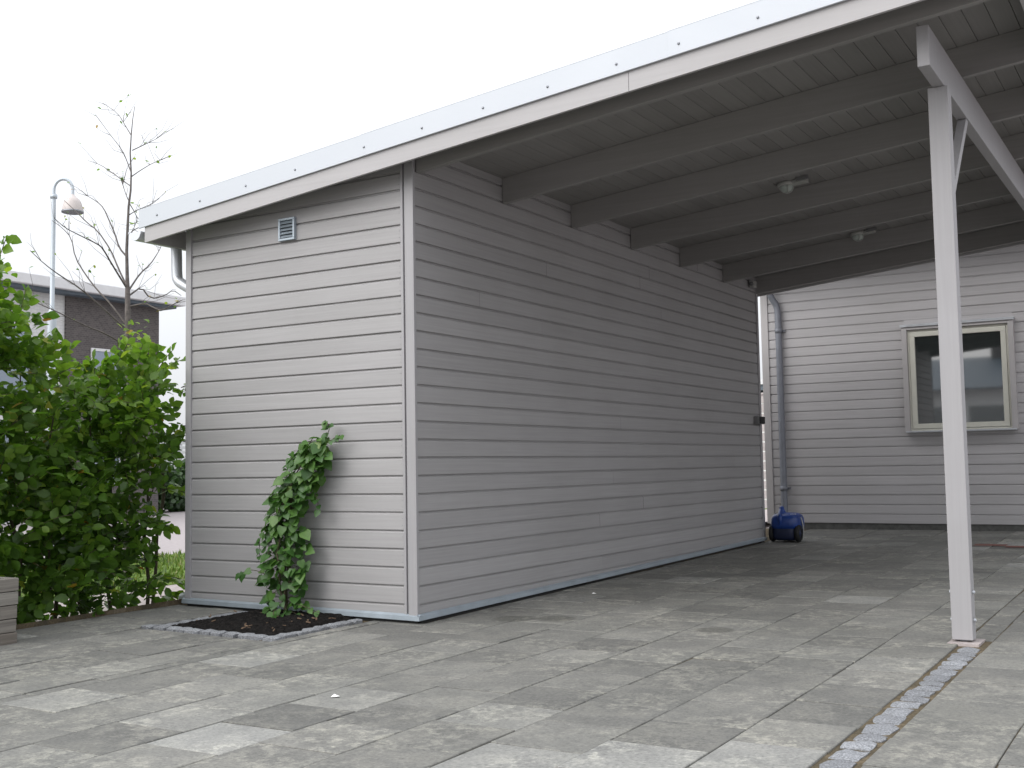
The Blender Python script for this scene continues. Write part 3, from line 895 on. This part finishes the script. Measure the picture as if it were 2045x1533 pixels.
# ------------------------------------------------------------------ planks planter, left foreground
pl = thing('plank_planter', (-2.0, -2.6, 0), 'low raised bed of weathered grey planks at the left edge of the paving', 'planter')
for k in range(5):
    z0 = gz(-1.73, -2) - .01 + k * .081
    mb = MB(); off = random.uniform(-.006, .006)
    mb.box(-1.775 + off, -1.73 + off, -3.6, -1.70 + off, z0, z0 + .077, [.45, .5, .42, .8, .55][k] if k else .1)
    mb.box(-2.19, -1.776, -1.745 + off, -1.70 + off, z0, z0 + .077, random.random())
    mb.box(-2.235, -2.19, -3.6, -1.70, z0, z0 + .077, random.random())
    mb.build('plank', M['planks'], pl, .004)
mb = MB(); mb.box(-2.19, -1.776, -3.6, -1.746, .0, .36); mb.build('soil', M['soil'], pl)

# ------------------------------------------------------------------ leaves
LEAF = np.array([(0, 0, 0), (-.26, .22, .05), (-.34, .5, .07), (-.2, .78, .04), (0, 1, -.08), (.2, .78, .04), (.34, .5, .07), (.26, .22, .05), (0, .35, 0), (0, .7, -.02)])
LF = [(0, 8, 1), (1, 8, 2), (2, 8, 9, 3), (3, 9, 4), (0, 7, 8), (7, 6, 8), (6, 5, 9, 8), (5, 4, 9)]
HEART = LEAF.copy(); HEART[1] = (-.36, .05, .05); HEART[2] = (-.46, .38, .08); HEART[3] = (-.25, .74, .03); HEART[5] = (.25, .74, .03); HEART[6] = (.46, .38, .08); HEART[7] = (.36, .05, .05); HEART[0] = (0, .1, 0)
class Leaves:
    def __init__(s): s.vs, s.fs, s.ts, s.n = [], [], [], 0
    def leaf(s, p, d, nrm, size, tone, shape=LEAF):
        d = np.array(d, float); d /= np.linalg.norm(d)
        x = np.cross(d, nrm); nx_ = np.linalg.norm(x)
        if nx_ < 1e-5: return
        x /= nx_
        z = np.cross(x, d)
        sh = shape * size
        curl = 1 + 0.6 * rng.standard_normal()
        s.vs.append(np.array(p) + sh[:, :1] * x + sh[:, 1:2] * d + sh[:, 2:3] * curl * z)
        o = s.n
        for f in LF: s.fs.append(tuple(i + o for i in f)); s.ts.append(tone)
        s.n += len(sh)
    def build(s, name, m, parent=None):
        mb = MB(); mb.v = [tuple(v) for v in np.concatenate(s.vs)]; mb.f = s.fs; mb.t = s.ts; mb.sm = [True] * len(s.fs)
        return mb.build(name, m, parent)
def spray(lv, p0, d, length, nl, size, tone0, spread=.2, shape=LEAF, droop=.25, yellow=.0):
    """a flat twig with alternate leaves; returns its points"""
    d = np.array(d, float); d /= np.linalg.norm(d)
    up = np.array((0, 0, 1.0)) + rng.normal(0, .45, 3)
    side = np.cross(d, up); side /= np.linalg.norm(side)
    nrm = np.cross(side, d)
    pts = [np.array(p0)]
    for i in range(nl):
        t = (i + 1) / nl
        q = np.array(p0) + d * length * t - np.array((0, 0, droop * length * t * t))
        pts.append(q)
        sg = 1 if i % 2 else -1
        ld = d * .55 + side * sg * (.9 if i < nl - 1 else .1) + rng.normal(0, .25, 3) - np.array((0, 0, .15 + .2 * rng.random()))
        ln = nrm + rng.normal(0, .35, 3)
        tone = np.clip(tone0 + rng.normal(0, .13), 0, .9)
        if rng.random() < yellow: tone = rng.uniform(.9, 1)
        lv.leaf(q, ld, ln, size * rng.uniform(.7, 1.2), float(tone), shape)
    return pts

# beech hedge along the paving edge
hedge = thing('beech_hedge', (-2.62, -1.5, -.05), 'tall loose green beech hedge beside the left end of the shed', 'hedge')
def htop(y):
    ctrl = [(-4.2, 2.1), (-2.2, 2.25), (-1.45, 2.36), (-1.28, 2.24), (-1.12, 1.98), (-.92, 1.80), (-.72, 1.58), (-.5, 1.74), (-.25, 1.86), (.0, 1.84), (.1, 1.72), (.17, 1.35), (.21, .9), (.25, .3)]
    for (a, za), (b_, zb) in zip(ctrl[:-1], ctrl[1:]):
        if a <= y <= b_: return za + (zb - za) * (y - a) / (b_ - a)
    return 0
lv = Leaves(); stems = MB()
def inhedge(x, y, z):
    if y > .25 or y < -3.8: return False
    if z < 1.05 and y > -.13 + .10 * math.sin(9 * z) ** 2: return False
    if z > htop(y) or z < -.06: return False
    hw = .33 * (1 - .25 * max(0, z - 1.2)) if z > .3 else .28 + .05 * z / .3
    hw += .05 * math.sin(7 * y + 3 * z) + .04 * math.sin(13 * z - 5 * y)
    if abs(x + 2.62) > hw: return False
    if ((y + 1.22) / .20) ** 2 + ((z - 1.60) / .14) ** 2 + ((x + 2.6) / .8) ** 2 < 1: return False
    if ((y + .70) / .13) ** 2 + ((z - 1.75) / .18) ** 2 < 1: return False
    return True
cnt = 0
while cnt < 2550:
    y = rng.uniform(-2.6, .25) if rng.random() < .9 else rng.uniform(-3.8, -2.6)
    x = -2.62 + rng.uniform(-.42, .42); z = rng.uniform(-.05, 2.45)
    if not inhedge(x, y, z): continue
    dens = 1.0 if z > .12 else .7
    if rng.random() > dens: continue
    cnt += 1
    d = np.array((x + 2.62 + rng.normal(0, .25), rng.normal(0, .35) + (.25 if y > .1 else 0), .35 + rng.normal(0, .25)))
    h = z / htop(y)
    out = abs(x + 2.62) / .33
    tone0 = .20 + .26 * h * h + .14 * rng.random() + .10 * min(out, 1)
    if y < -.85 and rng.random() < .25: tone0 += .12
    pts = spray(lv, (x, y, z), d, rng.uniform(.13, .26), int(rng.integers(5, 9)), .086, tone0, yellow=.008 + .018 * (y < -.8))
    if rng.random() < .5: stems.tube(pts, .0022, 4, caps=False)
# longer shoots that stick out
for (p, d, ln) in [((-2.5, .28, 1.68), (.45, .6, .25), .40), ((-2.5, .28, 1.38), (.6, .6, .0), .38), ((-2.45, .26, 1.25), (.8, .55, -.2), .36), ((-2.52, .12, .88), (.5, .6, .2), .22), ((-2.55, .02, .62), (.4, .5, .1), .16), ((-2.5, .0, .22), (.6, .6, .0), .26), ((-2.5, .08, .06), (.6, .5, .1), .26),
                   ((-2.6, -.25, 1.78), (.1, .1, 1), .3), ((-2.6, .02, 1.78), (.0, .25, 1), .3), ((-2.6, -1.3, 2.35), (.1, -.1, 1), .4), ((-2.6, -1.15, 2.0), (.1, .35, .8), .33), ((-2.6, -.95, 1.8), (.1, .3, .9), .28), ((-2.55, -.5, 1.68), (.1, .1, 1), .25), ((-2.62, -1.35, 2.25), (.1, .2, .9), .33),
                   ((-2.6, .1, 1.76), (.1, .5, .6), .32), ((-2.55, .3, 1.65), (.3, .7, .2), .28)]:
    for r_ in range(2):
        dd = np.array(d) + rng.normal(0, .15, 3)
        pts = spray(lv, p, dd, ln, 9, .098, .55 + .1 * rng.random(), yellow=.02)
        stems.tube(pts, .003, 5, caps=False)
y = -3.7
while y < .0:
    x = -2.62 + random.uniform(-.1, .1)
    pts = [Vector((x, y, -.12))]
    zt = htop(min(y, .2)) * .9
    for k in range(1, 7):
        pts.append(Vector((x + random.gauss(0, .05), y + random.gauss(0, .04), -.12 + (zt + .12) * k / 6)))
    stems.tube(pts, [.014 * (1 - .8 * k / 6) + .002 for k in range(7)], 7)
    for k in range(5):
        a = pts[random.randint(1, 4)]
        b_ = a + Vector((random.uniform(-.3, .3), random.uniform(-.3, .3), random.uniform(.15, .5)))
        stems.tube([a, (a + b_) / 2 + Vector((0, 0, .04)), b_], [.006, .004, .002], 5, caps=False)
    y += random.uniform(.16, .3)
stems.tube(smooth_path([(-2.60, .08, -.1), (-2.57, .10, .25), (-2.60, .13, .6), (-2.52, .15, .85), (-2.58, .10, 1.3)]), .013, 8)
lv.build('foliage', M['beech'], hedge)
stems.build('stems', M['stem'], hedge)

# climbing plant on the shed front
cl_ = thing('climbing_plant', (-1.0, -.16, 0), 'leafy green climber leaning up the front shed wall from the planting bed', 'climbing plant')
lv = Leaves(); stems = MB()
axis_pts = [(-1.0, -.16, 0), (-1.02, -.13, .2), (-1.01, -.12, .42), (-1.02, -.11, .62), (-.98, -.10, .80), (-.90, -.09, .98), (-.80, -.08, 1.12), (-.72, -.07, 1.22)]
widths = [.16, .19, .19, .175, .17, .18, .155, .08]
def axp(t):
    f = t * (len(axis_pts) - 1); i = min(int(f), len(axis_pts) - 2); u = f - i
    return np.array(axis_pts[i]) * (1 - u) + np.array(axis_pts[i + 1]) * u, widths[i] * (1 - u) + widths[i + 1] * u
for s in range(4):
    off = rng.normal(0, .02, 3)
    pts = [axp(t)[0] + off * min(1, t * 4) + rng.normal(0, .012, 3) for t in np.linspace(0, .97, 14)]
    stems.tube([Vector(p) for p in pts], [.009 - .006 * i / 13 for i in range(14)], 6, tone=.3)
for i in range(540):
    t = rng.uniform(.015, .97)
    c, wd = axp(t)
    a = rng.uniform(-math.pi, math.pi); r_ = math.sqrt(rng.random())
    dx, dy = wd * r_ * math.cos(a), .09 * r_ * math.sin(a)
    p = c + np.array((dx, dy - .02, rng.normal(0, .02)))
    if p[1] > -.018: p[1] = -.018 - .02 * rng.random()
    if t < .12 and rng.random() < .5: continue
    d = np.array((dx * 3 + rng.normal(0, .3), -.35 + rng.normal(0, .25), -.55 + rng.normal(0, .35)))
    nrm = np.array((rng.normal(0, .3) + dx * 1.5, -.75, .65 + rng.normal(0, .2)))
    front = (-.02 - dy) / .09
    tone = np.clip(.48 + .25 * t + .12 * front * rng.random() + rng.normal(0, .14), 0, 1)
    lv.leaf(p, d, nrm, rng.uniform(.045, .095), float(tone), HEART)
    if rng.random() < .4: stems.tube([Vector(c), Vector((c + p) / 2 + np.array((0, 0, .02))), Vector(p)], .0016, 4, caps=False)
def shoot(pts, nl, size):
    pts = smooth_path(pts, 2)
    stems.tube(pts, .0025, 5, caps=False)
    for k in range(nl):
        q = pts[min(len(pts) - 1, int((k + .5) / nl * len(pts)))]
        lv.leaf(q, (rng.normal(0, .8), -.3, -.5 + rng.normal(0, .3)), (rng.normal(0, .3), -.7, .7), size * rng.uniform(.7, 1.1), float(np.clip(.5 + rng.normal(0, .15), 0, 1)), HEART)
shoot([(-1.1, -.2, .28), (-1.22, -.24, .34), (-1.34, -.25, .30)], 5, .085)
shoot([(-.78, -.1, 1.12), (-.70, -.09, 1.22), (-.66, -.08, 1.29), (-.68, -.1, 1.34)], 12, .06)
shoot([(-.74, -.1, 1.15), (-.62, -.1, 1.22), (-.56, -.1, 1.24)], 8, .05)
shoot([(-1.1, -.16, .62), (-1.22, -.16, .60), (-1.24, -.16, .5), (-1.25, -.15, .42)], 9, .055)
shoot([(-.9, -.2, .12), (-.78, -.22, .10), (-.66, -.2, .06)], 6, .05)
shoot([(-.80, -.12, .86), (-.74, -.12, .82), (-.74, -.12, .74)], 5, .06)
shoot([(-.98, -.26, .08), (-.98, -.3, .07), (-.94, -.34, .05)], 3, .085)
shoot([(-.86, -.13, 1.10), (-.92, -.13, 1.12), (-.97, -.14, 1.08)], 6, .06)
lv.build('foliage', M['vine'], cl_)
stems.build('stems', M['stem'], cl_)

# ------------------------------------------------------------------ bare young tree behind the hedge
TD = 11.5
tr = thing('bare_tree', at(255, 1000, TD) * 0 + Vector((at(255, 640, TD).x, at(255, 640, TD).y, -.1)), 'slim young tree with nearly bare branches behind the hedge', 'tree')
tb = at(255, 640, TD)
trunk = [Vector((tb.x + .01, tb.y, -.12)), Vector((tb.x, tb.y, 1.2))] + [at(x, y, TD) for x, y in ((255, 640), (255, 590), (254, 550), (253, 500), (255, 450), (257, 410), (261, 380), (262, 345), (260, 305), (262, 270), (265, 238), (269, 212))]
mb = MB(); mb.tube(trunk, [.034, .03, .027, .025, .017, .015, .013, .011, .0095, .008, .007, .0055, .004, .0025], 9); mb.build('trunk', M['bark'], tr)
brs = [[(255, 575), (236, 535), (222, 500), (195, 460), (172, 443), (150, 420), (128, 400)],
       [(253, 512), (238, 495), (229, 465), (218, 440), (207, 415), (195, 403), (170, 388)],
       [(253, 575), (225, 530), (205, 495), (195, 487), (160, 470), (130, 455), (108, 435)],
       [(250, 645), (220, 605), (195, 580), (172, 550), (150, 515), (143, 475), (125, 455), (104, 440)],
       [(250, 655), (200, 610), (160, 575), (120, 550), (90, 528), (60, 500)],
       [(252, 690), (210, 665), (170, 650), (120, 625), (75, 605), (40, 590)],
       [(258, 578), (280, 545), (300, 528), (315, 505), (322, 492)],
       [(258, 590), (282, 572), (300, 597), (330, 590), (345, 578), (362, 590)],
       [(257, 612), (290, 605), (307, 614), (322, 620), (345, 608), (366, 598)],
       [(262, 372), (245, 360), (225, 345), (200, 328), (175, 320)],
       [(262, 345), (255, 325), (245, 300), (225, 275), (210, 255)],
       [(259, 405), (250, 385), (244, 362)],
       [(263, 352), (280, 340), (305, 325), (325, 318)],
       [(264, 300), (285, 290), (300, 283), (314, 276)],
       [(258, 405), (270, 425), (275, 438), (264, 462)],
       [(262, 270), (250, 250), (235, 225), (205, 205)],
       [(254, 470), (272, 455), (290, 452), (308, 436)],
       [(256, 430), (275, 418), (300, 410), (318, 396)]]
lv = Leaves(); mb = MB()
for br in brs:
    dep = random.uniform(-.9, .9)
    pts = [at(x, y, TD + dep * i / (len(br) - 1)) for i, (x, y) in enumerate(br)]
    pts = smooth_path(pts, 1)
    n_ = len(pts)
    r0 = .0085 if br[0][1] > 480 else .0045
    mb.tube(pts, [r0 * (1 - .85 * i / (n_ - 1)) + .0012 for i in range(n_)], 6, caps=False)
    for k in range(9):
        i = random.randint(2, n_ - 2)
        a = pts[i]; dv = (pts[min(n_ - 1, i + 1)] - pts[i - 1]).normalized()
        dd = (dv + Vector((random.gauss(0, .6), random.gauss(0, .6), random.uniform(-.1, .7)))).normalized() * random.uniform(.1, .34)
        mid = a + dd * .5 + Vector((random.gauss(0, .02), random.gauss(0, .02), random.gauss(0, .02)))
        mb.tube([a, mid, a + dd], [.0024, .0018, .001], 4, caps=False)
        for q in (mid, a + dd):
            if random.random() < .3:
                lv.leaf(q, (random.gauss(0, 1), random.gauss(0, 1), random.gauss(0, .6)), (random.gauss(0, .6), random.gauss(0, .6), 1), random.uniform(.018, .05), random.uniform(.4, 1))
for k in range(46):                                  # the last leaves, low on the stem
    p = at(random.gauss(268, 18), random.uniform(635, 705), TD + random.uniform(-.3, .3))
    lv.leaf(p, (random.gauss(0, 1), random.gauss(0, 1), -.4), (random.gauss(0, .5), random.gauss(0, .5), 1), random.uniform(.05, .09), random.uniform(.55, .97))
mb.build('branches', M['bark'], tr)
lv.build('leaves', M['beech'], tr)

# ------------------------------------------------------------------ street lamp
LD = 18.0
lb = at(104, 600, LD)
sl = thing('street_lamp', (lb.x, lb.y, -.15), 'tall grey street lamp with hooked arm and bell shade beyond the hedge', 'street lamp')
ptop = at(107.5, 392, LD)
mb = MB(); mb.tube([(lb.x, lb.y, -.15), (lb.x, lb.y, 3.4)], .066, 14); mb.tube([(lb.x, lb.y, 3.4), (lb.x, lb.y, 3.46), (ptop.x, ptop.y, ptop.z)], [.052, .034, .031], 14)
mb.lathe([(.036, -.03), (.05, -.03), (.05, .03), (.036, .03)], (ptop.x, ptop.y, ptop.z), (0, 0, 1), 14)
mb.build('pole', M['lamp_metal'], sl)
rt = Vector((RM.col[0][0], RM.col[0][1], 0)).normalized()
rad = .14
mb = MB()
pts = [ptop] + [ptop + Vector((0, 0, .08))] + [ptop + Vector((0, 0, .10)) + rt * (rad - rad * math.cos(t)) + Vector((0, 0, rad * 1.15 * math.sin(t))) for t in [math.pi * k / 14 for k in range(15)]]
pts.append(pts[-1] - Vector((0, 0, .10)))
mb.tube(pts, .024, 12); mb.build('arm', M['lamp_metal'], sl)
sc = pts[-1]
M['shade'] = simple('lamp_shade', (0.52, 0.47, 0.45), .5, .05)
mb = MB(); mb.lathe([(.02, .03), (.032, .01), (.06, -.02), (.10, -.05), (.126, -.10), (.14, -.16), (.150, -.21), (.150, -.235)], sc, (0, 0, 1), 28); shd = mb.build('shade', M['shade'], sl)
mb = MB(); mb.lathe([(.15, -.225), (.156, -.225), (.156, -.25), (.14, -.255), (0, -.235)], sc, (0, 0, 1), 28); mb.build('rim', M['screw'], sl)

# ------------------------------------------------------------------ two-storey building across the road
ap = thing('apartment_building', (-20, 8, -.15), 'two-storey building half white and half dark brick beyond the hedge', 'building')
FX = -20.0
mb = MB(); mb.box(FX - 9, FX, 12.55, 15.55, -.2, 5.62); mb.build('brick_wall', M['brick'], ap)
mb = MB(); mb.box(FX - 9, FX - .06, -8, 12.549, -.2, 5.62); mb.build('white_wall', M['whitebrick'], ap)
mb = MB(); mb.box(FX - 9.4, FX + .45, -8.5, 16.1, 5.60, 5.86); mb.build('roof_edge', M['eave'], ap, .02)
mb = MB(); mb.box(FX - 9.2, FX + .3, -8.3, 15.9, 5.52, 5.599); mb.build('soffit', M['pot'], ap)
M['sky_pane'], n, l, b = mat('bluish_window_glass', .05, .5); b.inputs['Base Color'].default_value = (.16, .2, .26, 1); b.inputs['IOR'].default_value = 2.0
for (y0, y1, z0, z1) in ((13.3, 14.3, 3.0, 4.25), (13.3, 14.3, .7, 1.9), (9.4, 11.6, 2.5, 4.7), (5.0, 7.0, 2.9, 4.5), (9.4, 11.6, .3, 2.1), (5.0, 7.0, .6, 2.0)):
    off = 0 if y0 > 12.5 else -.06
    mb = MB()
    for a in ((y0, y1, z0, z0 + .07), (y0, y1, z1 - .07, z1), (y0, y0 + .07, z0 + .07, z1 - .07), (y1 - .07, y1, z0 + .07, z1 - .07)):
        mb.box(FX + off - .02, FX + off + .03, a[0], a[1], a[2], a[3])
    wf = mb.build('window', M['eave'], ap)
    mb = MB(); mb.box(FX + off - .01, FX + off + .012, y0 + .07, y1 - .07, z0 + .07, z1 - .07); mb.build('pane', M['sky_pane'], wf)

# far hedge and slatted fence across the road
def leaf_block(lv, x0, x1, y0, y1, z0, z1, n_, size):
    for i in range(n_):
        p = np.array((rng.uniform(x0, x1), rng.uniform(y0, y1), 0))
        top = z1 + .12 * math.sin(p[1] * 2.1) + .08 * math.sin(p[1] * 5.3 + 1)
        p[2] = rng.uniform(z0, top)
        lv.leaf(p, rng.normal(0, 1, 3), rng.normal(0, .6, 3) + np.array((.5, -.3, .7)), size * rng.uniform(.7, 1.3), float(np.clip(rng.normal(.4, .25) + .3 * (p[2] / z1 - .5), 0, 1)))
fh = thing('dark_hedge', (-21.6, 20, -.15), 'dark clipped hedge across the road, seen beside the shed corner', 'hedge')
lv = Leaves(); leaf_block(lv, -22.3, -21.1, 16.0, 25, -.1, 1.25, 5200, .2); lv.build('foliage', M['darkleaf'], fh)
mb = MB()
for y in np.arange(16.3, 25, .6): mb.tube([(-21.7, y, -.15), (-21.7, y + .05, .7)], .03, 6)
mb.build('stems', M['bark'], fh)
ff = thing('slat_fence', (-24, 22, -.15), 'white slatted fence above the dark hedge across the road', 'fence')
mb = MB(); z = .2
while z < 1.95:
    mb.box(-24.02, -24, 16.5, 27, z, z + .10, .7); z += .155
mb.build('slats', M['white_wall'], ff)
for y in np.arange(16.6, 27, 1.7):
    mb = MB(); mb.box(-24.12, -24.021, y, y + .1, -.15, 2.0); mb.build('post', M['white_wall'], ff)

# ------------------------------------------------------------------ house across the street, mirrored in the window
oh = thing('street_house', (0, -26, -.15), 'white house with grey roof mirrored in the window glass', 'house')
mb = MB(); mb.box(-14, 9, -34, -26, -.2, 3.95); mb.build('wall', M['white_wall'], oh)
mb = MB()
vs = [(-14.5, -25.4, 3.8), (9.5, -25.4, 3.8), (9.5, -30, 5.4), (-14.5, -30, 5.4), (-14.5, -34.6, 3.8), (9.5, -34.6, 3.8)]
mb.add(vs, [(0, 1, 2, 3), (3, 2, 5, 4), (0, 3, 4), (1, 5, 2), (0, 4, 5, 1)]); rf = mb.build('roof', M['pot'], oh)
mb = MB(); mb.box(-3.2, -2.6, -30.4, -29.6, 5.0, 6.3); mb.box(-3.5, -2.3, -30.7, -29.3, 6.3, 6.55); mb.build('chimney', M['brick'], rf)
for x in (-12, -9.2, -6.4, -3.6, -.8, 2.0, 4.8):
    mb = MB(); mb.box(x, x + 2.4, -26.03, -25.97, .1, 3.1); mb.build('window', M['pane'], oh)
